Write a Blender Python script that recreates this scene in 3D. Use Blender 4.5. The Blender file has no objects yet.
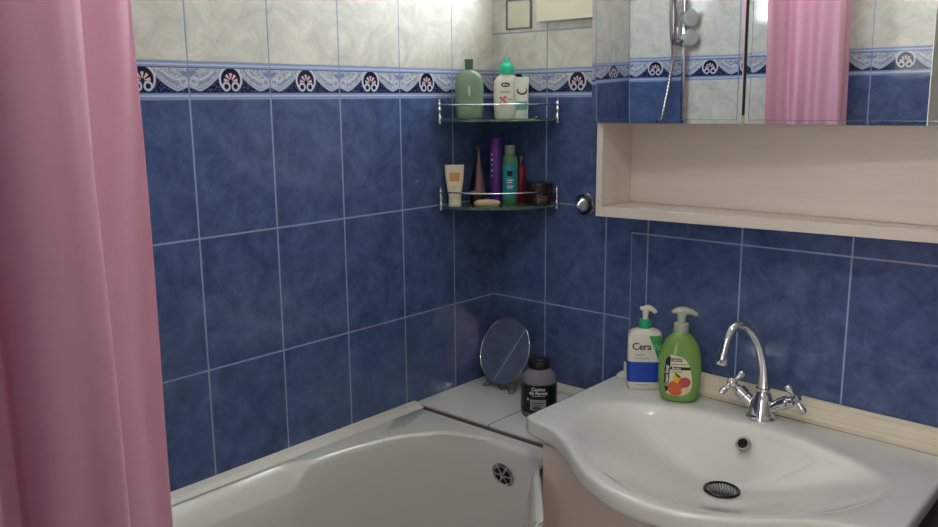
import bpy, bmesh, math, random
from math import sin, cos, pi, radians, atan2, sqrt
from mathutils import Vector, Matrix
random.seed(7)
S = bpy.context.scene
COL = S.collection
S.view_settings.view_transform = 'Standard'
S.view_settings.look = 'None'
S.view_settings.gamma = 1
S.view_settings.exposure = 1.0

# ------------------------------------------------------------------ node helpers
class N:
    """a float socket with arithmetic"""
    def __init__(s, nt, sock): s.nt, s.s = nt, sock
    def _m(s, op, *a):
        n = s.nt.nodes.new('ShaderNodeMath'); n.operation = op
        for i, x in enumerate((s,) + a):
            if isinstance(x, N): s.nt.links.new(x.s, n.inputs[i])
            else: n.inputs[i].default_value = x
        return N(s.nt, n.outputs[0])
    def __add__(s, o): return s._m('ADD', o)
    __radd__ = __add__
    def __sub__(s, o): return s._m('SUBTRACT', o)
    def __rsub__(s, o): return (s * -1) + o
    def __mul__(s, o): return s._m('MULTIPLY', o)
    __rmul__ = __mul__
    def __truediv__(s, o): return s._m('DIVIDE', o)
    def __pow__(s, o): return s._m('POWER', o)
    def floor(s): return s._m('FLOOR')
    def frac(s): return s._m('FRACT')
    def abs(s): return s._m('ABSOLUTE')
    def sqrt(s): return s._m('SQRT')
    def lt(s, o): return s._m('LESS_THAN', o)
    def gt(s, o): return s._m('GREATER_THAN', o)
    def max(s, o): return s._m('MAXIMUM', o)
    def min(s, o): return s._m('MINIMUM', o)
    def atan2(s, o): return s._m('ARCTAN2', o)
    def sin(s): return s._m('SINE')
    def cos(s): return s._m('COSINE')
    def inv(s): return (s * -1) + 1
    def soft_lt(s, edge, w):
        """1 below edge, 0 above, with a soft step of width w"""
        n = s.nt.nodes.new('ShaderNodeMapRange'); n.clamp = True
        s.nt.links.new(s.s, n.inputs[0])
        d = (edge - s) if isinstance(edge, N) else None
        if d is not None:
            s.nt.links.new(d.s, n.inputs[0]); n.inputs[1].default_value = -w; n.inputs[2].default_value = w
            n.inputs[3].default_value = 0; n.inputs[4].default_value = 1
        else:
            n.inputs[1].default_value = edge - w; n.inputs[2].default_value = edge + w
            n.inputs[3].default_value = 1; n.inputs[4].default_value = 0
        return N(s.nt, n.outputs[0])

def srgb(r, g, b):
    f = lambda c: ((c / 255 + .055) / 1.055) ** 2.4 if c > 10 else c / 255 / 12.92
    return (f(r), f(g), f(b), 1)

def mixc(nt, fac, a, b):
    n = nt.nodes.new('ShaderNodeMix'); n.data_type = 'RGBA'
    for s_, v in ((n.inputs[0], fac), (n.inputs[6], a), (n.inputs[7], b)):
        if isinstance(v, N): nt.links.new(v.s, s_)
        elif isinstance(v, bpy.types.NodeSocket): nt.links.new(v, s_)
        elif isinstance(v, (int, float)): s_.default_value = v
        else: s_.default_value = v
    return n.outputs[2]

def noise(nt, vec, scale, detail=3, rough=.5, dist=0):
    n = nt.nodes.new('ShaderNodeTexNoise'); n.inputs['Scale'].default_value = scale
    n.inputs['Detail'].default_value = detail; n.inputs['Roughness'].default_value = rough
    n.inputs['Distortion'].default_value = dist
    if vec is not None: nt.links.new(vec, n.inputs['Vector'])
    return N(nt, n.outputs[0])

def new_mat(name):
    m = bpy.data.materials.new(name); m.use_nodes = True
    nt = m.node_tree; b = nt.nodes['Principled BSDF']
    return m, nt, b

def texco(nt):
    t = nt.nodes.new('ShaderNodeTexCoord'); return t.outputs['Object']

def simple(name, col, rough=.4, metal=0, spec=.5, trans=0, ior=1.45, noise_amt=0, nscale=20, coat=0, sss=0, emit=0, bump=0, bscale=60, alpha=1, sheen=0):
    m, nt, b = new_mat(name)
    c = srgb(*col) if len(col) == 3 else col
    b.inputs['Base Color'].default_value = c
    b.inputs['Roughness'].default_value = rough
    b.inputs['Metallic'].default_value = metal
    b.inputs['Specular IOR Level'].default_value = spec
    b.inputs['Transmission Weight'].default_value = trans
    b.inputs['IOR'].default_value = ior
    b.inputs['Coat Weight'].default_value = coat
    b.inputs['Alpha'].default_value = alpha
    if sss:
        b.inputs['Subsurface Weight'].default_value = sss
        b.inputs['Subsurface Radius'].default_value = (.01, .01, .01)
        b.inputs['Subsurface Scale'].default_value = 1
    if noise_amt:
        f = noise(nt, texco(nt), nscale, 4)
        d = tuple(x * (1 - noise_amt) for x in c[:3]) + (1,)
        l = tuple(min(1, x * (1 + noise_amt)) for x in c[:3]) + (1,)
        nt.links.new(mixc(nt, f, d, l), b.inputs['Base Color'])
    if bump:
        f = noise(nt, texco(nt), bscale, 3)
        bp = nt.nodes.new('ShaderNodeBump'); bp.inputs['Strength'].default_value = bump; bp.inputs['Distance'].default_value = .002
        nt.links.new(f.s, bp.inputs['Height']); nt.links.new(bp.outputs[0], b.inputs['Normal'])
    if emit:
        b.inputs['Emission Color'].default_value = c; b.inputs['Emission Strength'].default_value = emit
    return m

# ------------------------------------------------------------------ tiled wall material
def tile_mat(name, axis, org, w, zA, h, bh, sign=1, back=False, front=False, extra_dark=1.0):
    """axis: 'x' or 'y' runs along the wall; org: position of a vertical joint;
       zA: top of the blue tiles; bh: height of the decor border"""
    m, nt, b = new_mat(name)
    co = texco(nt)
    sx = nt.nodes.new('ShaderNodeSeparateXYZ'); nt.links.new(co, sx.inputs[0])
    U = N(nt, sx.outputs[0 if axis == 'x' else 1]); Z = N(nt, sx.outputs[2])
    g = .0030
    def joint(coord, width):      # distance to the nearest joint of a coordinate already divided by the pitch
        f = coord.frac(); return f.min(f.inv()) * width
    uu = (U - org) / w
    if name == 'tile_left':      # longer tiles in the near corner behind the curtain
        uu = mixf(nt, U.lt(-1.374), uu, (U + 1.774) / .4)
    du = joint(uu, w)
    above = Z.gt(zA)
    inb = above * Z.lt(zA + bh)
    # blue rows
    zr = (zA - Z) / h
    dzb = joint(zr, h)
    # beige rows
    if back:
        zz = (Z - (zA + bh)) ; db1 = (zz - .102).abs(); db2 = (zz - .102 - h).abs(); dzt = db1.min(db2).min(zz.abs())
    else:
        zz = (Z - (zA + bh)) / h; dzt = joint(zz, h)
    dz = mixf(nt, above, dzb, dzt)
    # border joints are the horizontal lines at zA and zA+bh
    dbz = (Z - zA).abs().min((Z - (zA + bh)).abs())
    dz = mixf(nt, inb, dz, dbz)
    d = du.min(dz)
    tile_id = uu.floor() * 3.17 + zr.floor() * 7.3
    if back:
        # other size of tile behind the basin: 25 cm pitch, one joint at z = 1.067
        reg = U.gt(.4725) * Z.lt(1.067)
        w2 = .2525
        uu2 = (U - .521) / w2
        du2 = joint(uu2, w2).min((U - .4725).abs())
        dz2 = (Z - 1.067).abs()
        up2 = U.gt(.4725) * Z.gt(1.067) * Z.lt(1.3)
        du3 = joint(uu2, w2)
        right = U.gt(.4725)
        d_r = du2.min(dz2)
        d_up = du3.min(dz2)
        d = mixf(nt, reg, d, d_r)
        d = mixf(nt, up2, d, d_up)
    grout = d.soft_lt(g * .55, g * .45)
    n1 = noise(nt, co, 15, 7, .68, .5); n2 = noise(nt, co, 34, 5, .7, .5)
    tn = nt.nodes.new('ShaderNodeTexWhiteNoise'); tn.noise_dimensions = '1D'; nt.links.new(tile_id.s, tn.inputs[1])
    tv = N(nt, tn.outputs[0])
    fac = (n1 * 1.9 + n2 * .8 + tv * .12 - .92)
    fac = fac.max(0.0).min(1.0)
    blue = mixc(nt, fac, srgb(52, 68, 108), srgb(94, 113, 158))
    fb = (noise(nt, co, 11, 8, .75, 1.2) * 3.0 - .95).max(0.0).min(1.0)
    beige = mixc(nt, fb, srgb(184, 183, 174), srgb(220, 218, 208))
    if front:
        swap = U.gt(org + w) * U.lt(org + 3 * w)
        blue_or = mixc(nt, swap, blue, beige)
    else: blue_or = blue
    base = mixc(nt, above, blue_or, beige)
    # ---- border decoration
    a = ((uu.frac() - .5) * 2).abs()            # 0 centre .. 1 joint
    t = (Z - zA) / bh
    rx = (uu.frac() - .5) * w; rz = (t - .54) * bh
    k = w / .2
    r = (rx * rx + rz * rz).sqrt() / k
    zt = (t * bh) / k                            # metres in the pattern's own scale
    B = bh / k
    q = ((a * -1 + .76) / .46).max(0.0).min(1.0)
    tc = (q ** 1.5) * .38 + .26 + ((a - .76).max(0.0) * .5)
    curve_d = (t - tc)
    below = curve_d.lt(0.0)
    vor = nt.nodes.new('ShaderNodeTexVoronoi'); vor.inputs['Scale'].default_value = 330 / k
    nt.links.new(co, vor.inputs['Vector'])
    speck = N(nt, vor.outputs['Distance']).lt(.34)
    navy = mixc(nt, speck, srgb(20, 24, 56), srgb(98, 104, 150))
    fm = (noise(nt, co, 80, 4, .7, 2.0) * 3.2 - 1.1).max(0.0).min(1.0)
    upper = mixc(nt, fm, srgb(118, 130, 162), srgb(205, 206, 205))
    pat = mixc(nt, below, upper, navy)
    band = curve_d.abs().soft_lt(.055, .015) * a.gt(.27)
    pat = mixc(nt, band, pat, srgb(178, 186, 206))
    pat = mixc(nt, (curve_d - .15).abs().soft_lt(.022, .010) * a.gt(.34) * t.lt(.86), pat, srgb(128, 140, 176))
    pat = mixc(nt, (curve_d - .26).abs().soft_lt(.020, .010) * a.gt(.42) * t.lt(.8), pat, srgb(206, 210, 216))
    line = (curve_d - .012).abs().soft_lt(.012, .006) * a.gt(.3)
    pat = mixc(nt, line * .6, pat, srgb(110, 120, 158))
    # edge curl and palmette
    ex = (a.inv()) * (w / 2) / k; ez1 = zt - B * .46
    ex1 = ex - .0115
    re = (ex1 * ex1 + ez1 * ez1).sqrt()
    pat = mixc(nt, (re - .0075).abs().soft_lt(.0017, .0007), pat, srgb(190, 196, 212))
    ez2 = zt - B * .62
    ang = ex.atan2(ez2); rp = (ex * ex + ez2 * ez2).sqrt()
    fan = rp.lt(.0185) * ((ang * 6.0).cos() * .28 + .75).gt(rp / .0185) * ez2.gt(-.002)
    pat = mixc(nt, fan * .75, pat, srgb(98, 118, 174))
    # medallion
    disc = r.lt(.027)
    pat = mixc(nt, disc, pat, srgb(22, 22, 52))
    ring = (r - .0262).abs().soft_lt(.0024, .0008) * (rz / k).gt(-.0215)
    pat = mixc(nt, ring, pat, srgb(200, 205, 216))
    cx = (rx.abs() / k) - .0112; cz = rz / k + .0150
    rc = (cx * cx + cz * cz).sqrt()
    pat = mixc(nt, rc.lt(.0095) , pat, srgb(26, 26, 60))
    pat = mixc(nt, (rc - .0078).abs().soft_lt(.0021, .0007), pat, srgb(200, 205, 216))
    pz = rz / k + .004; px_ = rx / k
    pa = px_.atan2(pz); pr = (px_ * px_ + pz * pz).sqrt()
    petal = ((pa * 4.5).cos().abs() * 1.0).gt(.6) * pr.lt(.0170) * pr.gt(.0045) * pz.gt(-.003)
    pat = mixc(nt, petal, pat, srgb(214, 178, 188))
    # rails
    rail = t.lt(.15).max(t.gt(.86)) if hasattr(t, 'max') else t
    railc = mixc(nt, ((t - .075).abs().lt(.022)).max((t - .93).abs().lt(.02)), srgb(140, 156, 196), srgb(184, 196, 222))
    pat = mixc(nt, rail, pat, railc)
    edge = ((t - .16).abs().lt(.012)).max((t - .85).abs().lt(.012))
    pat = mixc(nt, edge, pat, srgb(70, 80, 120))
    base = mixc(nt, inb, base, pat)
    # grout, bluish, with rusty stains in the lower rows
    st = (noise(nt, co, 5, 2) * 5 - 2.7).max(0.0).min(1.0) * Z.lt(1.25)
    gc = mixc(nt, st, srgb(150, 168, 206), srgb(160, 156, 146))
    gc = mixc(nt, above, gc, srgb(122, 136, 170))
    col = mixc(nt, grout, base, gc)
    nt.links.new(col, b.inputs['Base Color'])
    ro = grout * .5 + .07
    nt.links.new(ro.s, b.inputs['Roughness'])
    b.inputs['Specular IOR Level'].default_value = .45
    bp = nt.nodes.new('ShaderNodeBump'); bp.inputs['Strength'].default_value = .4; bp.inputs['Distance'].default_value = .001
    hgt = (grout * -1.0) + noise(nt, co, 9, 1) * .2
    nt.links.new(hgt.s, bp.inputs['Height']); nt.links.new(bp.outputs[0], b.inputs['Normal'])
    return m

def mixf(nt, fac, a, b):
    return a * fac.inv() + b * fac

# ------------------------------------------------------------------ mesh helpers
def link(o, parent=None):
    COL.objects.link(o)
    if parent is not None: o.parent = parent
    return o

def mobj(name, verts, faces, mat, parent=None, smooth=True, loc=None, sharp=40):
    me = bpy.data.meshes.new(name); me.from_pydata([tuple(v) for v in verts], [], faces); me.validate(); me.update()
    bm = bmesh.new(); bm.from_mesh(me); bmesh.ops.recalc_face_normals(bm, faces=bm.faces); bm.to_mesh(me); bm.free()
    if mat: me.materials.append(mat)
    if smooth:
        me.polygons.foreach_set('use_smooth', [True] * len(me.polygons))
        try: me.set_sharp_from_angle(angle=radians(sharp))
        except Exception: pass
    o = bpy.data.objects.new(name, me)
    if loc: o.location = loc
    return link(o, parent)

class MB:
    def __init__(s): s.v, s.f = [], []
    def add(s, v, f):
        k = len(s.v); s.v += [tuple(x) for x in v]; s.f += [tuple(i + k for i in q) for q in f]; return s
    def box(s, x0, x1, y0, y1, z0, z1):
        v = [(x, y, z) for z in (z0, z1) for y in (y0, y1) for x in (x0, x1)]
        return s.add(v, [(0, 1, 3, 2), (4, 6, 7, 5), (0, 4, 5, 1), (2, 3, 7, 6), (0, 2, 6, 4), (1, 5, 7, 3)])
    def loft(s, rings, cap0=True, cap1=True):
        n = len(rings[0]); v = [p for r in rings for p in r]; f = []
        for i in range(len(rings) - 1):
            for j in range(n):
                k = (j + 1) % n
                f.append((i * n + j, i * n + k, (i + 1) * n + k, (i + 1) * n + j))
        if cap0: f.append(tuple(range(n))[::-1])
        if cap1: f.append(tuple((len(rings) - 1) * n + j for j in range(n)))
        return s.add(v, f)
    def lathe(s, prof, n=40, M=None):
        rings = []
        for r, z in prof:
            rings.append([(max(r, 1e-5) * cos(2 * pi * j / n), max(r, 1e-5) * sin(2 * pi * j / n), z) for j in range(n)])
        if M is not None: rings = [[tuple(M @ Vector(p)) for p in r] for r in rings]
        return s.loft(rings)
    def tube(s, pts, rad, n=12, caps=True):
        pts = [Vector(p) for p in pts]; rings = []; up = None
        for i, p in enumerate(pts):
            d = (pts[min(i + 1, len(pts) - 1)] - pts[max(i - 1, 0)]).normalized()
            if up is None:
                up = Vector((0, 0, 1)) if abs(d.z) < .9 else Vector((1, 0, 0))
            a = (up - d * up.dot(d)).normalized(); up = a; c = d.cross(a)
            r = rad[i] if isinstance(rad, (list, tuple)) else rad
            rings.append([tuple(p + a * (r * cos(2 * pi * j / n)) + c * (r * sin(2 * pi * j / n))) for j in range(n)])
        return s.loft(rings, caps, caps)
    def obj(s, name, mat, parent=None, smooth=True, loc=None, sharp=40, bevel=0, seg=3, subsurf=0):
        o = mobj(name, s.v, s.f, mat, parent, smooth, loc, sharp)
        if bevel:
            md = o.modifiers.new('b', 'BEVEL'); md.width = bevel; md.segments = seg; md.limit_method = 'ANGLE'; md.angle_limit = radians(40)
            md.harden_normals = False
        if subsurf:
            md = o.modifiers.new('s', 'SUBSURF'); md.levels = subsurf; md.render_levels = subsurf
        return o

def smooth_path(pts, k=3):
    pts = [Vector(p) for p in pts]
    out = []
    for i in range(len(pts) - 1):
        p0 = pts[max(i - 1, 0)]; p1 = pts[i]; p2 = pts[i + 1]; p3 = pts[min(i + 2, len(pts) - 1)]
        for j in range(k):
            t = j / k
            out.append(.5 * ((2 * p1) + (p2 - p0) * t + (2 * p0 - 5 * p1 + 4 * p2 - p3) * t * t + (3 * p1 - p0 - 3 * p2 + p3) * t ** 3))
    out.append(pts[-1]); return out

def tag(o, label, cat, group=None):
    o['label'] = label; o['category'] = cat
    if group: o['group'] = group
    return o
def struct(o): o['kind'] = 'structure'; return o
def thing(name, label, cat, loc=(0, 0, 0), rz=0, group=None):
    o = bpy.data.objects.new(name, None); o.empty_display_size = .05
    o.location = loc; o.rotation_euler = (0, 0, rz); link(o); return tag(o, label, cat, group)

def text_mesh(txt, size, bold=0, spacing=1.0):
    cu = bpy.data.curves.new('t', 'FONT'); cu.body = txt; cu.size = size; cu.align_x = 'CENTER'; cu.align_y = 'CENTER'
    cu.space_character = spacing; cu.offset = bold; cu.resolution_u = 4
    o = bpy.data.objects.new('t', cu); COL.objects.link(o)
    dg = bpy.context.evaluated_depsgraph_get(); dg.update()
    me = bpy.data.meshes.new_from_object(o.evaluated_get(dg))
    v = [x.co.copy() for x in me.vertices]; f = [tuple(p.vertices) for p in me.polygons]
    bpy.data.objects.remove(o); bpy.data.meshes.remove(me)
    return v, f

class Bottle:
    """superellipse cross sections; front is local -Y"""
    def __init__(s, prof):       # prof: list of (z, rx, ry, n)
        s.p = prof
    def at(s, z):
        p = s.p
        if z <= p[0][0]: return p[0][1:]
        for a, b in zip(p, p[1:]):
            if a[0] <= z <= b[0] and b[0] > a[0]:
                t = (z - a[0]) / (b[0] - a[0]); return tuple(a[i] * (1 - t) + b[i] * t for i in (1, 2, 3))
        return p[-1][1:]
    def pt(s, th, z, off=0):     # th = 0 at front (-Y), positive towards +X
        rx, ry, n = s.at(z); rx += off; ry += off
        sx, cy = sin(th), -cos(th)
        k = (abs(sx) ** n + abs(cy) ** n) ** (-1 / n)
        # equal-angle superellipse
        return Vector((rx * sx * k, ry * cy * k, z))
    def front_x(s, x, z, off=0): # point on the front surface with local x
        rx, ry, n = s.at(z); q = min(.999, abs(x) / (rx))
        return Vector((x, -(ry + 0) * (1 - q ** n) ** (1 / n) - off, z))
    def body(s, N_=48):
        mb = MB(); mb.loft([[tuple(s.pt(2 * pi * j / N_, z)) if 0 else tuple(s.ring(j, N_, q)) for j in range(N_)] for q in s.p]); return mb
    def ring(s, j, N_, q):
        z, rx, ry, n = q; a = 2 * pi * j / N_
        c, d = cos(a), sin(a); e = 2 / n
        return (rx * math.copysign(abs(c) ** e, c), ry * math.copysign(abs(d) ** e, d), z)
    def wrapped(s, verts, faces, dx, z0, off):
        """verts in a flat (x,y) plane placed on the front surface"""
        return [s.front_x(v[0] + dx, v[1] + z0, off) for v in verts], faces
    def patch(s, x0, x1, z0, z1, off, nx=14, nz=6):
        v, f = [], []
        for i in range(nz + 1):
            for j in range(nx + 1):
                v.append(s.front_x(x0 + (x1 - x0) * j / nx, z0 + (z1 - z0) * i / nz, off))
        for i in range(nz):
            for j in range(nx):
                a = i * (nx + 1) + j; f.append((a, a + 1, a + nx + 2, a + nx + 1))
        return v, f
    def poly(s, pts, off, step=.0035):
        """a filled polygon (list of x,z) as a fine grid of cells clipped by scan rows, on the surface"""
        zs = [p[1] for p in pts]; z0, z1 = min(zs), max(zs); n = max(4, int((z1 - z0) / step)); rows = []
        for i in range(n + 1):
            z = z0 + (z1 - z0) * (i + (1e-4 if i == 0 else (-1e-4 if i == n else 0))) / n
            xs = []
            for (ax, az), (bx, bz) in zip(pts, pts[1:] + pts[:1]):
                if (az - z) * (bz - z) < 0: xs.append(ax + (bx - ax) * (z - az) / (bz - az))
            if len(xs) >= 2: rows.append((z, min(xs), max(xs)))
        v, f = [], []; m = 8
        for z, a, b in rows:
            for j in range(m + 1): v.append(s.front_x(a + (b - a) * j / m, z, off))
        for i in range(len(rows) - 1):
            for j in range(m):
                q = i * (m + 1) + j; f.append((q, q + 1, q + m + 2, q + m + 1))
        return v, f

def decal(bt, name, vf, mat, parent, label=None):
    o = mobj(name, vf[0], vf[1], mat, parent, smooth=True)
    if label: o['label'] = label
    return o
def ell(cx, cz, a, b, n=24):
    return [(cx + a * cos(2 * pi * i / n), cz + b * sin(2 * pi * i / n)) for i in range(n)]

# ------------------------------------------------------------------ materials
ZA = 1.42; BH = .0742; TH = .2924
M = {}
M['tile_left'] = tile_mat('tile_left', 'y', -.174, .2, ZA, TH, BH)
M['tile_back'] = tile_mat('tile_back', 'x', -.006, .2, ZA, TH, BH, back=True)
M['tile_front'] = tile_mat('tile_front', 'x', 0.0, .228, ZA - .007, .33, .096, front=True)
M['plaster'] = simple('plaster', (214, 211, 202), .8, noise_amt=.04)
M['enamel'] = simple('enamel', (206, 206, 200), .13, spec=.55, noise_amt=.02, nscale=4, coat=.3)
M['ceramic'] = simple('ceramic', (222, 222, 218), .1, spec=.6, noise_amt=.015, nscale=5, coat=.4)
M['white_plastic'] = simple('white_plastic', (222, 220, 212), .35, noise_amt=.03)
M['trim_white'] = simple('trim_white', (206, 203, 194), .45, noise_amt=.06, nscale=25, bump=.3)
M['sealant'] = simple('sealant', (84, 80, 76), .8, noise_amt=.35, nscale=60)
M['chrome'] = simple('chrome', (210, 210, 214), .07, metal=1, noise_amt=.02)
M['chrome_dull'] = simple('chrome_dull', (170, 170, 170), .2, metal=1, noise_amt=.08, nscale=70)
M['dark_metal'] = simple('dark_metal', (74, 72, 74), .18, metal=1, noise_amt=.1)
M['mirror'] = simple('mirror_glass', (236, 240, 240), .012, metal=1)
M['mirror_edge'] = simple('mirror_edge', (176, 186, 190), .15, metal=.9)
M['acrylic'] = simple('acrylic', (168, 172, 168), .25, noise_amt=.15, nscale=60)
M['hole'] = simple('hole', (12, 11, 11), .8)
M['floor'] = simple('floor_tile', (72, 58, 52), .4, noise_amt=.2, nscale=8)

def wood(name, c1, c2, stretch, scale=6, rough=.45):
    m, nt, b = new_mat(name); co = texco(nt)
    mp = nt.nodes.new('ShaderNodeMapping'); mp.inputs['Scale'].default_value = stretch; nt.links.new(co, mp.inputs[0])
    f = (noise(nt, mp.outputs[0], scale, 5, .6, .6) * 1.8 - .4).max(0.0).min(1.0)
    nt.links.new(mixc(nt, f, srgb(*c1), srgb(*c2)), b.inputs['Base Color']); b.inputs['Roughness'].default_value = rough
    return m
M['melamine'] = wood('melamine', (210, 199, 189), (219, 209, 200), (1.2, 14, 14), 5)
M['wood_trim'] = wood('wood_trim', (202, 190, 168), (230, 221, 202), (.8, 60, 60), 3, .5)
M['vanity'] = simple('vanity_panel', (224, 208, 200), .35, noise_amt=.03, nscale=6)

def curtain_mat():
    m, nt, b = new_mat('pink_curtain')
    co = texco(nt)
    f = (noise(nt, co, 120, 2) * .6 + noise(nt, co, 4, 3) * .5 - .05).max(0.0).min(1.0)
    c = mixc(nt, f, srgb(234, 178, 204), srgb(242, 194, 216))
    nt.links.new(c, b.inputs['Base Color']); b.inputs['Roughness'].default_value = .55
    b.inputs['Sheen Weight'].default_value = .1
    tr = nt.nodes.new('ShaderNodeBsdfTranslucent'); nt.links.new(c, tr.inputs[0])
    mx = nt.nodes.new('ShaderNodeMixShader'); mx.inputs[0].default_value = .34
    nt.links.new(b.outputs[0], mx.inputs[1]); nt.links.new(tr.outputs[0], mx.inputs[2])
    nt.links.new(mx.outputs[0], nt.nodes['Material Output'].inputs[0])
    return m
M['curtain'] = curtain_mat()
M['glass'] = simple('shelf_glass', (150, 190, 176), .06, trans=.75, ior=1.5)
def ledge_mat():
    m, nt, b = new_mat('ledge_tile'); co = texco(nt)
    sx = nt.nodes.new('ShaderNodeSeparateXYZ'); nt.links.new(co, sx.inputs[0])
    U = N(nt, sx.outputs[0]); V = N(nt, sx.outputs[1])
    d = (U - .266).abs()
    g = d.soft_lt(.0016, .0006)
    f = noise(nt, co, 12, 4)
    base = mixc(nt, f, srgb(196, 197, 194), srgb(216, 216, 212))
    nt.links.new(mixc(nt, g, base, srgb(96, 96, 94)), b.inputs['Base Color']); b.inputs['Roughness'].default_value = .25
    return m
M['ledge'] = ledge_mat()

# ------------------------------------------------------------------ room shell
FZ = -.12; CZ = 2.35; XR = 2.25; YN = -2.9; YF = -1.774
def wall(name, x0, x1, y0, y1, z0, z1, mat):
    return struct(MB().box(x0, x1, y0, y1, z0, z1).obj(name, mat, smooth=False))
wall('wall_left', -.1, 0, YN, 0, FZ, CZ, M['tile_left'])
# back wall with a window opening high in the corner
WX0, WX1, WZ0, WZ1 = .108, .70, 1.69, 2.20
mb = MB()
mb.box(-.1, XR + .1, 0, .24, FZ, WZ0); mb.box(-.1, XR + .1, 0, .24, WZ1, CZ)
mb.box(-.1, WX0, 0, .24, WZ0, WZ1); mb.box(WX1, XR + .1, 0, .24, WZ0, WZ1)
struct(mb.obj('wall_back', M['tile_back'], smooth=False))
wall('wall_right', XR, XR + .1, YN, 0, FZ, CZ, M['plaster'])
wall('wall_near', -.1, XR + .1, YN - .1, YN, FZ, CZ, M['plaster'])
wall('wall_front', 0, 1.112, YF - .08, YF, FZ, CZ, M['tile_front'])
wall('floor', -.1, XR + .1, YN - .1, .1, FZ - .1, FZ, M['floor'])
wall('ceiling', -.1, XR + .1, YN - .1, .1, CZ, CZ + .1, M['plaster'])

# window in the back wall, mostly above the picture
win = bpy.data.objects.new('window_1', None); link(win); struct(win); win.location = (0, 0, 0)
fr = MB()
fr.box(WX0, WX1, .0, .03, WZ0 - .0, WZ0 + .0005)
for a in ((.214, .235, .0, .045, WZ0, WZ1), (.235, WX1, .0, .045, WZ0, 1.90)): fr.box(*a)
fr.obj('window_frame', M['white_plastic'], win, smooth=False)
m_pane = bpy.data.materials.new('daylight_pane'); m_pane.use_nodes = True
nt = m_pane.node_tree; nt.nodes.remove(nt.nodes['Principled BSDF'])
em = nt.nodes.new('ShaderNodeEmission'); em.inputs[0].default_value = (.84, .92, 1, 1); em.inputs[1].default_value = 23
nt.links.new(em.outputs[0], nt.nodes['Material Output'].inputs[0])
MB().box(WX0, WX1, .18, .185, WZ0, WZ1).obj('pane', m_pane, win, smooth=False)
M['cream_paint'] = simple('cream_paint', (222, 216, 196), .5, noise_amt=.03)
sb = MB().box(.172, .66, -.022, 0, 1.618, 1.688).obj('sill_board', M['cream_paint'], win, bevel=.002)

# fill light added as a glowing door pane in the near wall, behind the camera
dr_ = bpy.data.objects.new('fill_door_1', None); link(dr_); struct(dr_); dr_.location = (1.5, YN, FZ)
fb_ = MB()
for a in ((-.42, -.34, 0, .04, .001, 2.05), (.34, .42, 0, .04, .001, 2.05), (-.34, .34, 0, .04, 1.93, 2.05), (-.34, .34, 0, .04, .001, .75)): fb_.box(*a)
fb_.obj('fill_door_frame', M['white_plastic'], dr_, smooth=False)
m_fill = m_pane.copy(); m_fill.name = 'fill_light_pane'
for n_ in m_fill.node_tree.nodes:
    if n_.type == 'EMISSION': n_.inputs[0].default_value = (1, .95, .9, 1); n_.inputs[1].default_value = 3.2
MB().box(-.34, .34, .01, .015, .75, 1.93).obj('pane', m_fill, dr_, smooth=False)

# framed strip beside it
pn = thing('access_panel', 'narrow beige framed panel set in the back wall corner above the border', 'panel', (.097, 0, 1.605))
fm = MB()
fm.box(-.044, -.040, -.006, 0, 0, .08); fm.box(.040, .044, -.006, 0, 0, .08); fm.box(-.044, .044, -.006, 0, 0, .004); fm.box(-.044, .044, -.006, 0, .076, .08)
M['grey_frame'] = simple('grey_frame', (104, 104, 108), .5, noise_amt=.1)
fm.obj('frame', M['grey_frame'], pn, smooth=False)
M['panel_beige'] = simple('panel_beige', (206, 202, 180), .35, noise_amt=.12, nscale=30)
MB().box(-.040, .040, -.003, 0, .004, .076).obj('panel', M['panel_beige'], pn, smooth=False)

# ------------------------------------------------------------------ trims
TRZ = .575
mb = MB()     # convex trim between the left wall and the tub
sec = [(0.0005, .5765), (.0005, .5905), (.006, .5905), (.020, .585), (.030, .5785), (.033, .5765)]
mb.loft([[(x, y, z) for x, z in sec] for y in (-1.76, -.345)])
struct(mb.obj('trim_1', M['trim_white'], smooth=False))

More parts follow.
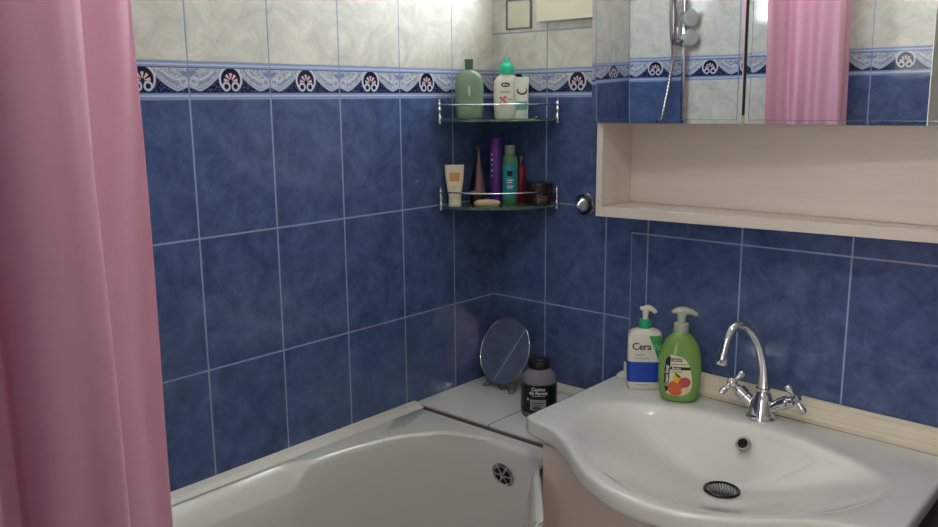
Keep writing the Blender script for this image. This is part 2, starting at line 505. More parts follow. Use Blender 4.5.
# ------------------------------------------------------------------ tub
def tub():
    t = thing('bathtub', 'white enamel bathtub built in along the blue tiled left wall', 'bathtub', (0, 0, 0))
    K = 180; cx, cy = .37, -1.05
    def contour(a, left_step):
        c, s_ = cos(a), sin(a)
        ax = .30 if c < 0 else .31; by = .66; n = 3.2
        r = (abs(c / ax) ** n + abs(s_ / by) ** n) ** (-1 / n)
        x, y = cx + r * c, cy + r * s_
        if c > 0 and y > -1.0: x = min(x, .503 + max(0, -(y + .455)) * .80)
        return x, y
    OP = [(.004, -.347), (.505, -.347), (.512, -.400), (.517, -.455)]
    for q_ in range(60):
        a_ = pi / 2 - pi * q_ / 59
        x_, y_ = contour(a_, 0)
        if x_ > .45 and -1.6 < y_ < -.458: OP.append((x_ + .014, y_ + .004))
    OP += [(.70, -1.77), (.004, -1.77)]
    def outer(a):
        c, s_ = cos(a), sin(a)
        poly = OP
        best = None
        for (ax, ay), (bx, by) in zip(poly, poly[1:] + poly[:1]):
            den = c * (by - ay) - s_ * (bx - ax)
            if abs(den) < 1e-9: continue
            tt = ((ax - cx) * (by - ay) - (ay - cy) * (bx - ax)) / den
            uu = ((ax - cx) * s_ - (ay - cy) * c) / den
            uu = ((ax + 0 - cx) * s_ - (ay - cy) * c) / (-(bx - ax) * s_ + (by - ay) * c) if abs(-(bx - ax) * s_ + (by - ay) * c) > 1e-9 else 9
            if tt > 0 and -1e-6 <= uu <= 1 + 1e-6 and (best is None or tt < best): best = tt
        if best is None: best = .5
        return cx + best * c, cy + best * s_
    def sm(a, b, x): t_ = max(0, min(1, (x - a) / (b - a))); return t_ * t_ * (3 - 2 * t_)
    angs = []
    for j in range(K): angs.append(2 * pi * j / K)
    def ring(fn): return [fn(a) for a in angs]
    def rim(a, off, dz, mode):
        x, y = contour(a, 0); 
        # the armrest step on the wall side, towards the near end
        st = sm(-.765, -.84, y) * (1 if x < .3 else 0) * sm(.3, .15, x)
        ox, oy = outer(a)
        dx, dy = cx - x, cy - y; L = sqrt(dx * dx + dy * dy)
        if mode == 'upper':
            x2 = x - .05 * st; return (max(x2, ox + .03) if x < .3 else x2) + dx / L * off, y + dy / L * off, TRZ + dz
        if mode == 'lower':
            x2 = x + .012 * st; return x2 + dx / L * off, y + dy / L * off, TRZ + dz - .035 * st
    rings = []
    rings.append(ring(lambda a: (*outer(a), FZ)))
    rings.append(ring(lambda a: (*outer(a), TRZ - .008)))
    rings.append(ring(lambda a: (outer(a)[0] * .99 + cx * .01, outer(a)[1] * .995 + cy * .005, TRZ)))
    rings.append(ring(lambda a: rim(a, -.012, 0, 'upper')))
    rings.append(ring(lambda a: rim(a, -.004, -.0005, 'upper')))
    rings.append(ring(lambda a: rim(a, .003, -.006, 'upper')))
    rings.append(ring(lambda a: rim(a, .0045, -.0075, 'lower')))
    rings.append(ring(lambda a: rim(a, .008, -.014, 'lower')))
    rings.append(ring(lambda a: rim(a, .013, -.030, 'lower')))
    for off, dz in ((.02, -.06), (.035, -.14), (.055, -.24), (.08, -.32), (.11, -.36), (.15, -.375)):
        rings.append(ring(lambda a: rim(a, off, dz, 'lower')))
    rings.append(ring(lambda a: (cx + (contour(a, 0)[0] - cx) * .2, cy + (contour(a, 0)[1] - cy) * .3, TRZ - .38)))
    mb = MB().loft(rings, True, True)
    o = mb.obj('tub_shell', M['enamel'], t, sharp=60)
    # overflow drain on the end wall
    d = MB(); Mx = Matrix.Translation((.378, -.4165, .507)) @ Matrix.Rotation(radians(90 + 12), 4, 'X')
    ov = MB().lathe([(.0, 0), (.033, 0), (.033, .003), (.028, .006), (.0265, .004), (.0, .004)], 32, Mx).obj('overflow_plate', M['chrome_dull'], t)
    h = MB()
    for k in range(6):
        a0 = k * pi / 3 + .12; a1 = a0 + pi / 3 - .24
        pts = [(.009 * cos(a0 + .15), .009 * sin(a0 + .15)), (.023 * cos(a0), .023 * sin(a0)), (.025 * cos((a0 + a1) / 2), .025 * sin((a0 + a1) / 2)), (.023 * cos(a1), .023 * sin(a1)), (.009 * cos(a1 - .15), .009 * sin(a1 - .15))]
        h.loft([[tuple(Mx @ Vector((x, y, z))) for x, y in pts] for z in (.0042, .0046)])
    h.obj('grille_hole', M['hole'], ov, smooth=False)
    MB().lathe([(0, 0), (.0045, 0), (.0045, .007), (.002, .009), (0, .009)], 16, Mx).obj('screw', M['chrome'], ov)
    MB().tube([tuple(Mx @ Vector((.0, .028, .005))), tuple(Mx @ Vector((0, .036, .009)))], .004, 10).obj('lug', M['chrome_dull'], ov)
    return t
tub()

# ledge at the far end, and its joint
mb = MB(); mb.box(.0005, .515, -.341, -.0005, FZ, .585)
struct(mb.obj('trim_2', M['ledge'], smooth=False, bevel=.001))
mb = MB(); mb.loft([[(x, -.3462, .572), (x, -.3415, .572), (x, -.3415, .5800), (x, -.3455, .5765)] for x in (.034, .50)])
struct(mb.obj('trim_3', M['sealant'], smooth=False))
mb = MB(); mb.loft([[(x, -.0006, .586), (x, -.0006, .606), (x, -.008, .606), (x, -.022, .592), (x, -.022, .586)] for x in (.06, .50)])
struct(mb.obj('trim_4', M['trim_white'], smooth=False))

# ------------------------------------------------------------------ sink (slightly lower to the right)
SX0, SX1, SZ = .467, 1.287, .692
SCX = (SX0 + SX1) / 2
ROLL = radians(1.0)
PIV = Vector((SX0, 0, SZ))
def rolled(o):
    """set an object down on the slightly sloping basin"""
    R = Matrix.Translation(PIV) @ Matrix.Rotation(ROLL, 4, 'Y') @ Matrix.Translation(-PIV)
    o.matrix_world = R @ o.matrix_basis.copy()
    return o
def sink():
    t = thing('washbasin', 'wide white ceramic washbasin with bowed front under the mirror cabinet', 'sink', (SCX, -.045, SZ))
    ofs = Vector((-SCX, .045, -SZ))
    H = .41
    half = [(0, -.643), (.07, -.634), (.14, -.602), (.20, -.557), (.26, -.505), (.31, -.472), (.35, -.458), (.385, -.455), (.4, -.452), (.408, -.444), (H, -.432), (H, -.35), (H, -.25), (H, -.15), (H, -.06), (.405, -.046), (.30, -.044), (.15, -.044)]
    right = [(min(x, .398 + (x - .398) * .1) if x > .398 else x, y) for x, y in half]; left = [(-x, y) for x, y in half[1:]][::-1]
    poly = right + [(0, -.044)] + left
    bhalf = [(0, -.598), (.08, -.588), (.15, -.556), (.22, -.500), (.275, -.435), (.312, -.36), (.325, -.30), (.318, -.255), (.285, -.218), (.22, -.185), (.13, -.155), (.05, -.148)]
    bpoly = bhalf + [(0, -.147)] + [(-x, y) for x, y in bhalf[1:]][::-1]
    C0 = (0.0, -.27)
    def radial(poly, a):
        c, s_ = cos(a), sin(a); best = None
        for (ax, ay), (bx, by) in zip(poly, poly[1:] + poly[:1]):
            ax, ay, bx, by = ax - C0[0], ay - C0[1], bx - C0[0], by - C0[1]
            den = c * (by - ay) - s_ * (bx - ax)
            if abs(den) < 1e-9: continue
            r = (ax * (by - ay) - ay * (bx - ax)) / den
            if abs(bx - ax) > abs(by - ay): u = (r * c - ax) / (bx - ax)
            else: u = (r * s_ - ay) / (by - ay)
            if r > 0 and -1e-6 <= u <= 1 + 1e-6 and (best is None or r > best): best = r
        return best
    # angle samples concentrate on the corners of the outline
    K = 200
    angs = [2 * pi * j / K for j in range(K)]
    for x, y in ((H, -.446), (-H, -.446), (H, -.05), (-H, -.05)):
        a = atan2(y - C0[1], x - C0[0]) % (2 * pi)
        j = min(range(K), key=lambda i: abs(angs[i] - a)); angs[j] = a
    ro = [radial(poly, a) for a in angs]; rb = [radial(bpoly, a) for a in angs]
    def smo(r, k, keep=None):
        for _ in range(k):
            r = [(r[i - 1] + 2 * r[i] + r[(i + 1) % K]) / 4 if (keep is None or keep(i)) else r[i] for i in range(K)]
        return r
    rb = smo(rb, 12)
    # smooth the front only
    ro = smo(ro, 5, lambda i: sin(angs[i]) < -.0 and abs(cos(angs[i]) * ro[i]) < .37)
    def ring(f): return [tuple(Vector(f(i)) + ofs) for i in range(K)]
    def P(i, r, z): return (SCX + C0[0] + r * cos(angs[i]), C0[1] + r * sin(angs[i]), SZ + z)
    def front(i): return max(0, -sin(angs[i])) 
    def g(i, s_):
        back = max(0, sin(angs[i])); p = 1.5 * (1 - back) + .75 * back
        r = rb[i] * s_; u = max(0, (r - .043) / (rb[i] - .043)); return u ** p
    D = .117
    rings = []
    # underside of the bowl, apron, then top and bowl
    def under(i, k, z):   # narrowing towards the bottom of the bowl
        x, y, _ = P(i, ro[i], 0); 
        return (SCX + (x - SCX) * k, max(C0[1] + (y - C0[1]) * k, -9), SZ + z)
    rings.append(ring(lambda i: under(i, 0.15, -0.175)))
    rings.append(ring(lambda i: under(i, 0.32, -0.168)))
    rings.append(ring(lambda i: under(i, 0.5, -0.145)))
    rings.append(ring(lambda i: under(i, 0.72, -0.088)))
    rings.append(ring(lambda i: under(i, 0.88, -0.056)))
    rings.append(ring(lambda i: under(i, 0.975, -0.044)))
    for d_, z_ in ((.004, -.0395), (.0012, -.036), (0, -.030), (0, -.016), (.0003, -.0065), (.0022, -.0022), (.0065, -.0004), (.011, 0)):
        rings.append(ring(lambda i: P(i, ro[i] - d_, z_)))
    rings.append(ring(lambda i: P(i, max(rb[i] + .018, min(ro[i] - .02, rb[i] + .03)), -.0005)))
    rings.append(ring(lambda i: P(i, rb[i] + .006, -.002)))
    rings.append(ring(lambda i: P(i, rb[i] - .003, -.007)))
    for s_ in (.94, .86, .76, .66, .56, .46, .36, .27, .19, .13):
        rings.append(ring(lambda i: P(i, rb[i] * s_, -D + (D - .009) * g(i, s_) if True else 0)))
    rings.append(ring(lambda i: P(i, min(.028, rb[i] * .12), -D - .0005)))
    rings.append(ring(lambda i: P(i, .010, -D - .001)))
    o = MB().loft(rings).obj('basin', M['ceramic'], t, sharp=55)
    # drain
    dr = MB().lathe([(.0, 0), (.030, -.001), (.0305, .003), (.036, .0045), (.039, .003), (.040, 0)][::-1], 36, Matrix.Translation((C0[0], C0[1] + .045, -D + .0012))).obj('drain', M['dark_metal'], t)
    sv = MB().lathe([(.0305, .0025), (.025, .0040), (.0, .0046)], 30, Matrix.Translation((0, C0[1] + .045, -D + .001))).obj('sieve', M['chrome_dull'], dr)
    hl = MB()
    for rr, n in ((.006, 6), (.012, 12), (.0185, 18), (.025, 24)):
        for k in range(n):
            a = 2 * pi * (k + .5 * (n % 4)) / n
            hl.lathe([(.00125, 0), (.00125, .0006)], 8, Matrix.Translation((rr * cos(a), C0[1] + .045 + rr * sin(a), -D + .0056 - rr * .02)))
    hl.obj('sieve_hole', M['hole'], dr, smooth=False)
    # overflow hole in the back slope
    Mo = Matrix.Translation((.008, C0[1] + .045 + .078, -.031)) @ Matrix.Rotation(radians(48), 4, 'X')
    ov = MB().lathe([(.0105, .001), (.0115, .005), (.015, .005), (.017, .002), (.017, -.004)], 28, Mo).obj('overflow_ring', M['chrome_dull'], t)
    MB().lathe([(.0, 0.0), (.0108, 0.0), (.0108, .0028), (.0, .0028)], 24, Mo).obj('overflow_hole', M['hole'], ov, smooth=False)
    rolled(t)
    return t
sink()

# vanity below
v = thing('vanity_cabinet', 'cream vanity cabinet under the white washbasin, beside the bathtub', 'cabinet', (.88, -.21, FZ))
VT = SZ - FZ
MB().box(-.352, .350, -.225, .18, .08, VT - .26).obj('carcass', M['vanity'], v, bevel=.002)
def vtop(x):
    x = abs(x)
    tab = [(0, .162), (.1, .142), (.2, .097), (.26, .074), (.30, .062), (.345, .053), (.42, .052)]
    for (a, p), (b_, q) in zip(tab, tab[1:]):
        if a <= x <= b_: return VT - (p + (q - p) * (x - a) / (b_ - a))
    return VT - .052
xs = [-.358 + .708 * i / 40 for i in range(41)]
mb = MB(); mb.loft([[(x, y, .08) for x in xs[::-1]] + [(x, y, vtop(x) - .0175 * max(0, x + .41)) for x in xs] for y in (-.239, -.226)])
mb.obj('front_panel', M['vanity'], v, smooth=False)
for x in (-.358,): MB().box(x, x + .012, -.2255, -.19, VT - .262, VT - .058).obj('side_panel', M['vanity'], v)
for x in (-.31, .31):
    for y in (-.18, .12): MB().lathe([(.02, 0), (.02, .08)], 16, Matrix.Translation((x, y, 0))).obj('foot', M['white_plastic'], v)

# wooden trim between the basin and the wall
mb = MB()
mb.loft([[(x, -.0008, z + dz_) for x, z in ()] or [(x, y, z - (x - SX0) * .0175) for y, z in ((-.0008, .690), (-.0008, .7355), (-.008, .7365), (-.014, .7300), (-.0165, .7285), (-.036, .7080), (-.0385, .7065), (-.0425, .7000), (-.0425, .690))] for x in (.60, 1.33)])
struct(mb.obj('trim_5', M['wood_trim'], smooth=False))

# ------------------------------------------------------------------ faucet
def faucet():
    t = thing('basin_faucet', 'chrome mixer faucet with curved spout and two cross handles on the washbasin', 'faucet', (.880, -.088, SZ))
    MB().lathe([(.0, 0), (.034, 0), (.034, .004), (.031, .007), (.030, .012), (.0275, .030), (.024, .044), (.019, .056), (.0165, .062), (.0165, .072), (.0, .072)], 40).obj('body', M['chrome'], t)
    sp = [(0, 0, .07), (0, -.001, .12), (-.003, -.004, .16)]
    R_ = .062
    dirv = Vector((-.42, -.91, 0)).normalized()
    pts = smooth_path([Vector((0, 0, z)) + dirv * h for h, z in ((0, .066), (.002, .095), (.008, .130), (.018, .163), (.034, .195), (.056, .220), (.080, .231), (.102, .223), (.116, .200), (.122, .176))], 3)
    dn = (pts[-1] - pts[-2]).normalized(); pts.append(pts[-1] + dn * .008)
    rad = [.0125, .0118, .0112, .0106] + [.0100] * (len(pts) - 4)
    s_ = MB().tube(pts, rad, 20).obj('spout', M['chrome'], t)
    MB().tube([pts[-1] - dn * .001, pts[-1] + dn * .004, pts[-1] + dn * .022, pts[-1] + dn * .024], [.0105, .0118, .0118, .0105], 20).obj('aerator', M['chrome'], s_)
    for sg in (-1, 1):
        d = Vector((sg * .90, -.05, .66)).normalized() if sg < 0 else Vector((sg * .90, -.05, .60)).normalized()
        base = Vector((sg * .018, 0, .026))
        ps = [base, base + d * .028, base + d * .030, base + d * .048, base + d * .050, base + d * .060]
        hnd = MB().tube(ps, [.0135, .0135, .0155, .0155, .0105, .0085], 20).obj('valve', M['chrome'], t)
        c = base + d * .070
        MB().tube([c - d * .010, c - d * .005, c + d * .006, c + d * .010], [.008, .0105, .0105, .007], 16).obj('hub', M['chrome'], hnd)
        a = d.cross(Vector((0, 1, 0))).normalized(); b = d.cross(a).normalized()
        rot = .12 if sg > 0 else .6
        arms = MB()
        for k in range(4):
            an = rot + k * pi / 2
            e = a * cos(an) + b * sin(an)
            arms.tube([c, c + e * .013, c + e * .018, c + e * .030, c + e * .036, c + e * .038], [.005, .0045, .0065, .0085, .007, .002], 12)
        arms.obj('cross_handle', M['chrome'], hnd)
    rolled(t)
faucet()

# ------------------------------------------------------------------ mirror cabinet
def cabinet():
    A = radians(5.6)
    X0, XR_ = .452, 1.30
    def yf(x, y0=-.143): return y0 + (x - X0) * math.tan(A)
    t = thing('mirror_cabinet', 'cream wall cabinet with mirrored doors above an open shelf, over the washbasin', 'cabinet', (X0, 0, 1.125))
    o = Vector((-X0, 0, -1.125))
    def slab(name, x0, x1, z0, z1, ya=None, yb=-.0015, mat=M['melamine'], bev=.001):
        """a board from the wall to the slanting front"""
        v = []
        for z in (z0, z1):
            for x, y in ((x0, yb), (x1, yb), (x1, yf(x1) if ya is None else ya), (x0, yf(x0) if ya is None else ya)):
                v.append(tuple(Vector((x, y, z)) + o))
        return MB().add(v, [(3, 2, 1, 0), (4, 5, 6, 7), (0, 1, 5, 4), (1, 2, 6, 5), (2, 3, 7, 6), (3, 0, 4, 7)]).obj(name, mat, t, smooth=False, bevel=bev, seg=2)
    slab('bottom_shelf', X0 + .0165, XR_ - .016, 1.125, 1.150)
    slab('side_panel', X0, X0 + .016, 1.125, 2.0)
    slab('side_panel', XR_ - .016, XR_, 1.125, 2.0)
    slab('middle_shelf', X0 + .0165, XR_ - .016, 1.357, 1.373)
    slab('top_panel', X0 + .0165, XR_ - .016, 1.984, 2.0)
    slab('back_panel', X0 + .0165, XR_ - .0165, 1.1505, 1.984, ya=-.006)
    # doors with bevelled mirror faces
    for x0, x1, M0, yaw, til in ((.4435, .8060, Vector((.444, -.155, 1.37)), 6.3, 1.3), (.8155, 1.31, Vector((.69, -.1305, 1.37)), 5.75, 1.38)):
        a, b = radians(yaw), radians(til)
        n = Vector((sin(a) * cos(b), -cos(a) * cos(b), -sin(b))); ex = Vector((cos(a), sin(a), 0)); ez = n.cross(ex) * -1
        if ez.z < 0: ez = -ez
        org = M0 + ex * ((x0 - M0.x) / cos(a)) ; W = (x1 - x0) / cos(a); Hh = .62; z0 = -.0145
        def Q(u, w_, d): return tuple(org + ex * u + ez * (w_ + z0) + n * d + o)
        bv = .009
        m = MB()
        rings = [[Q(e, e2, d) for e, e2 in pts] for pts, d in (
            ([(0, 0), (W, 0), (W, Hh), (0, Hh)], -.005), ([(0, 0), (W, 0), (W, Hh), (0, Hh)], -.0002), ([(bv, bv), (W - bv, bv), (W - bv, Hh - bv), (bv, Hh - bv)], 0.0))]
        # door board
        bd = MB().loft([[Q(e, e2, d) for e, e2 in [(0.002, .002), (W - .002, .002), (W - .002, Hh - .002), (0.002, Hh - .002)]] for d in (-.010, -.0055)]).obj('door', M['melamine'], t, smooth=False)
        m.loft(rings).obj('mirror', M['mirror'], bd, smooth=False)
        e = MB()
        for (p, q) in (((0, 0), (W, 0)), ((0, 0), (0, Hh)), ((W, 0), (W, Hh)), ((bv, bv), (W - bv, bv)), ((bv, bv), (bv, Hh)), ((W - bv, bv), (W - bv, Hh))):
            e.tube([Q(p[0], p[1], -.0004 if p[0] == bv or p[1] == bv or p[0] == W - bv else -.002), Q(q[0], q[1], -.0004 if p[0] in (bv, W - bv) else -.002)], .0007, 6)
        e.obj('bevel_edge', M['mirror_edge'], bd)
cabinet()

# ------------------------------------------------------------------ knob by the cabinet
k = thing('wall_knob', 'round chrome knob on blue tiles between corner shelves and mirror cabinet', 'knob', (.327, 0, 1.132))
RX = Matrix.Rotation(radians(90), 4, 'X')
MB().lathe([(0, 0.0004), (.031, .0004), (.032, .003), (.030, .006), (.026, .007)], 40, RX).obj('flange', M['chrome'], k)
MB().lathe([(0, .006), (.027, .006), (.028, .010), (.025, .013), (.0, .013)], 40, RX).obj('ring', M['dark_metal'], k)
MB().lathe([(0, .012), (.022, .012), (.021, .020), (.016, .027), (.011, .032), (.008, .038), (.0035, .042), (0, .043)], 40, RX).obj('cap', M['chrome'], k)

# ------------------------------------------------------------------ corner shelves
def corner_shelf(z, label):
    t = thing('corner_shelf', label, 'shelf', (0, 0, z), group='glass corner shelves')
    R0 = .243
    def curve(s_, r=1.0, bul=.066):   # from the left wall to the back wall, bowed outwards
        p = Vector((.012, -R0 * r, 0)).lerp(Vector((R0 * r, -.012, 0)), s_)
        return p + Vector((1, -1, 0)).normalized() * (bul * 4 * s_ * (1 - s_))
    pts = [(.002, -.002)] + [(.002, -R0)] + [tuple(curve(i / 24)[:2]) for i in range(25)] + [(R0, -.002)]
    MB().loft([[(x, y, zz) for x, y in pts] for zz in (-.0065, 0)]).obj('glass', M['glass'], t, smooth=False)
    rl = MB().tube([curve(i / 24, .985, .066) + Vector((0, 0, .038)) for i in range(25)], .0024, 10).obj('rail', M['chrome'], t)
    for p in (curve(0, .985, .0), curve(1, .985, .0)):
        prof = [(0, -.014), (.005, -.013), (.0065, -.008), (.0065, 0.006), (.0045, .008), (.0035, .018), (.006, .022), (.0062, .027), (.0035, .031), (.0035, .036), (.0055, .038), (.0055, .043), (.003, .046), (.004, .050), (0, .054)]
        MB().lathe(prof, 16, Matrix.Translation(p)).obj('post', M['chrome'], t)
    return t
corner_shelf(1.362, 'upper glass corner shelf with chrome rail, at the tile border')
corner_shelf(1.127, 'lower glass corner shelf with chrome rail, holding the purple bottle')
UZ, LZ = 1.3624, 1.1274
YAW = radians(42)

# ------------------------------------------------------------------ upper shelf things
t = thing('shampoo_bottle', 'pale sage green bottle with square dark green cap on the upper corner shelf', 'bottle', (.047, -.157, UZ), YAW)
M['sage'] = simple('sage', (130, 154, 128), .35, noise_amt=.03, sss=.1); M['sage_cap'] = simple('sage_cap', (74, 104, 86), .4, noise_amt=.05)
b = Bottle([(0, .031, .018, 3), (.004, .036, .021, 3), (.02, .038, .022, 3), (.085, .039, .022, 3), (.105, .037, .021, 2.8), (.118, .031, .019, 2.5), (.126, .020, .016, 2.2), (.129, .012, .012, 2), (.131, .012, .012, 2)])
b.body().obj('body', M['sage'], t)
MB().loft([[(x * q, y * q, z) for x, y in ((-.0115, -.010), (.0115, -.010), (.0115, .010), (-.0115, .010))] for z, q in ((.130, .92), (.158, 1.0), (.1585, .9))]).obj('cap', M['sage_cap'], t, smooth=False, bevel=.001)
M['pale_print'] = simple('pale_print', (196, 208, 188), .5)
vf = MB()
for dz_, sz in ((.085, .018), (.070, .011), (.056, .010)):
    v_, f_ = text_mesh('l' if sz > .015 else 'i', sz); q, f_ = b.wrapped(v_, f_, .0, dz_, .0004); vf.add(q, f_)
decal(b, 'print', b.poly(ell(0, .075, .0035, .016), .0004), M['pale_print'], t)

t = thing('shower_cream_bottle', 'white bottle with mint cap and purple oval logo on the upper shelf', 'bottle', (.112, -.075, UZ), YAW)
M['white_hdpe'] = simple('white_hdpe', (228, 226, 208), .35, noise_amt=.02); M['mint'] = simple('mint', (44, 184, 150), .4)
b = Bottle([(0, .031, .018, 3), (.004, .034, .020, 3), (.03, .0355, .021, 3), (.085, .0355, .021, 3), (.102, .033, .020, 2.8), (.113, .025, .018, 2.5), (.118, .018, .016, 2.2)])
b.body().obj('body', M['white_hdpe'], t)
MB().lathe([(0, .118), (.0215, .118), (.0215, .127), (.019, .141), (.013, .148), (.008, .150), (.008, .160), (.006, .163), (0, .163)], 28).obj('cap', M['mint'], t)
M['purple_ink'] = simple('purple_ink', (50, 34, 92), .5); M['white_ink'] = simple('white_ink', (225, 225, 228), .5); M['pink_ink'] = simple('pink_ink', (214, 130, 122), .5); M['green_ink'] = simple('green_ink', (140, 178, 130), .5)
decal(b, 'logo', b.poly(ell(-.004, .090, .0125, .0065, 25), .0012, .0012), M['purple_ink'], t)
v_, f_ = text_mesh('Mixa', .0085, .0002); decal(b, 'lettering', b.wrapped(v_, f_, -.004, .090, .0018), M['white_ink'], t)
mb = MB()
for x, z, r in ((-.012, .050, .006), (-.005, .056, .005), (-.006, .045, .005), (-.017, .055, .004), (-.018, .043, .003)): mb.add(*b.poly(ell(x, z, r, r * .9, 10), .0004, .001))
decal(b, 'flower_print', (mb.v, mb.f), M['pink_ink'], t)
for q_ in ((-.020, .008, .069, .0725), (.000, .012, .050, .053)): decal(b, 'print_line', b.patch(*q_, .0004), M['green_ink'], t)

def tube_bottle(name, label, loc, yaw, W, H, capH, mbody, mcap, thick=.012, capW=None):
    t = thing(name, label, 'tube', loc, yaw)
    capW = capW or W * .62
    b = Bottle([(capH, capW * .5 * .98, thick, 2.2), (capH + .01, capW * .52, thick * .98, 2.2), (H * .6, W * .45, thick * .6, 2.3), (H * .93, W * .495, thick * .2, 2.5), (H, W * .5, .0012, 2.5)])
    b.body().obj('body', mbody, t)
    cp = Bottle([(0, capW * .5, thick * .95, 2.3), (capH * .95, capW * .5, thick * 1.0, 2.3), (capH, capW * .49, thick * .95, 2.3)])
    cp.body().obj('cap', mcap, t)
    return t, b
M['tube_white'] = simple('tube_white', (212, 220, 208), .35); M['tube_teal'] = simple('tube_teal', (96, 160, 156), .4)
t, b = tube_bottle('hand_cream_tube', 'small white and teal tube with fruit picture in front of the mint cap bottle', (.163, -.074, UZ), YAW, .041, .110, .014, M['tube_white'], M['tube_white'], .011, .036)
decal(b, 'teal_band', b.patch(-.0155, .0155, .022, .045, .0005, 12, 10), M['tube_teal'], t)
M['brown_ink'] = simple('brown_ink', (70, 52, 48), .5); M['cream_ink'] = simple('cream_ink', (222, 212, 190), .5)
decal(b, 'fruit_print', b.poly(ell(.001, .073, .0145, .011), .0009, .001), M['brown_ink'], t)
decal(b, 'fruit_print', b.poly(ell(.001, .076, .011, .009), .0013, .001), M['cream_ink'], t)

MB().tube([(0, 0, .0022), (.006, -.002, .0022), (.011, 0, .004)], [.0022, .003, .0022], 8).obj('hair_clip', M['chrome'], None, loc=(.198, -.060, UZ))
tag(bpy.data.objects['hair_clip'], 'tiny shiny metal clip lying on the upper shelf near its right post', 'clip')

# ------------------------------------------------------------------ lower shelf things
M['cream_tube'] = simple('cream_tube', (226, 216, 192), .4); M['orange_ink'] = simple('orange_ink', (214, 150, 92), .5)
t, b = tube_bottle('face_cream_tube', 'cream coloured tube with orange label, leftmost on the lower corner shelf', (.033, -.205, LZ), YAW, .054, .111, .018, M['cream_tube'], M['white_hdpe'], .014, .034)
decal(b, 'label_patch', b.patch(-.014, .014, .066, .090, .0006, 10, 8), M['orange_ink'], t)
mb = MB()
for i, z in enumerate((.052, .047, .042)): mb.add(*b.patch(-.009, .009 - .004 * i, z, z + .0015, .0006, 6, 1))
for i, z in enumerate((.083, .077, .071)): mb.add(*b.patch(-.010, .010 - .003 * i, z, z + .002, .0010, 6, 1))
decal(b, 'lettering', (mb.v, mb.f), simple('tan_ink', (190, 160, 120), .5), t)

# tube standing edge-on
M['mauve'] = simple('mauve', (132, 100, 104), .35, noise_amt=.06); M['black_plastic'] = simple('black_plastic', (20, 18, 20), .3)
t = thing('hair_mask_tube', 'tall dark mauve tube seen edge-on, tapering to a point, beside the purple bottle', 'tube', (.066, -.147, LZ), YAW - radians(82))
b = Bottle([(.028, .026, .0215, 2.2), (.05, .026, .019, 2.2), (.10, .027, .011, 2.3), (.145, .028, .003, 2.5), (.157, .0285, .0010, 2.5)])
b.body().obj('body', M['mauve'], t)
Bottle([(0, .024, .0205, 2.3), (.027, .0255, .0215, 2.3), (.028, .025, .021, 2.3)]).body().obj('cap', M['black_plastic'], t)
mb = MB(); mb.add(*b.patch(-.024, .024, .04, .150, .0006, 12, 14)); decal(b, 'dark_label', (mb.v, mb.f), M['black_plastic'], t)

t = thing('hairspray_bottle', 'slim tall purple bottle at the middle of the lower corner shelf', 'bottle', (.092, -.098, LZ), YAW)
M['purple'] = simple('purple', (92, 40, 138), .25, noise_amt=.05); M['silver_ink'] = simple('silver_ink', (190, 180, 200), .4)
b = Bottle([(0, .0165, .0165, 2), (.003, .0175, .0175, 2), (.150, .0175, .0175, 2), (.1515, .0165, .0165, 2)])
b.body().obj('body', M['purple'], t)
MB().lathe([(0, .1515), (.0165, .1515), (.0165, .178), (.0155, .181), (0, .181)], 28).obj('cap', M['purple'], t)
mb = MB()
for z, r in ((.136, .0035), (.122, .0042), (.108, .003), (.092, .004), (.078, .003)): mb.add(*b.poly(ell(-.0115, z, r * .8, r, 10), .0004, .001))
decal(b, 'logo', (mb.v, mb.f), M['silver_ink'], t)

t = thing('shower_gel_bottle', 'green bottle with teal label and clear grey cap on the lower shelf', 'bottle', (.1325, -.086, LZ), YAW)
M['green_gel'] = simple('green_gel', (92, 150, 108), .2, trans=.25); M['teal_label'] = simple('teal_label', (40, 140, 146), .45); M['grey_clear'] = simple('grey_clear', (150, 158, 150), .25, trans=.3); M['black_ink'] = simple('black_ink', (18, 20, 26), .5)
b = Bottle([(0, .0205, .0205, 2), (.003, .0222, .0222, 2), (.118, .0222, .0222, 2), (.128, .020, .020, 2), (.135, .014, .014, 2), (.137, .0125, .0125, 2)])
b.body().obj('body', M['green_gel'], t)
MB().lathe([(0, .137), (.0145, .137), (.0145, .160), (.013, .162), (0, .162)], 28).obj('cap', M['grey_clear'], t)
lab = decal(b, 'label_sticker', b.patch(-.0205, .0205, .018, .112, .0005, 18, 8), M['teal_label'], t)
mb = MB(); mb.add(*b.patch(-.009, .006, .078, .093, .0010, 6, 4)); decal(b, 'logo', (mb.v, mb.f), M['black_ink'], t)
mb = MB()
for x0, x1, z in ((-.009, .009, .066), (-.009, .005, .060), (-.009, .010, .050), (-.009, .007, .045)): mb.add(*b.patch(x0, x1, z, z + .0022, .0010, 6, 1))
decal(b, 'lettering', (mb.v, mb.f), M['white_ink'], t)

t = thing('serum_bottle', 'small dark red bottle with dark cap behind the green gel bottle', 'bottle', (.137, -.043, LZ), YAW)
M['dark_red'] = simple('dark_red', (112, 26, 38), .25); M['dark_cap'] = simple('dark_cap', (52, 48, 56), .35)
MB().lathe([(0, 0), (.014, 0), (.0152, .003), (.0152, .095), (.013, .104), (.008, .109), (0, .109)], 28).obj('body', M['dark_red'], t)
MB().lathe([(0, .109), (.010, .109), (.010, .128), (.0075, .131), (0, .131)], 24).obj('cap', M['dark_cap'], t)

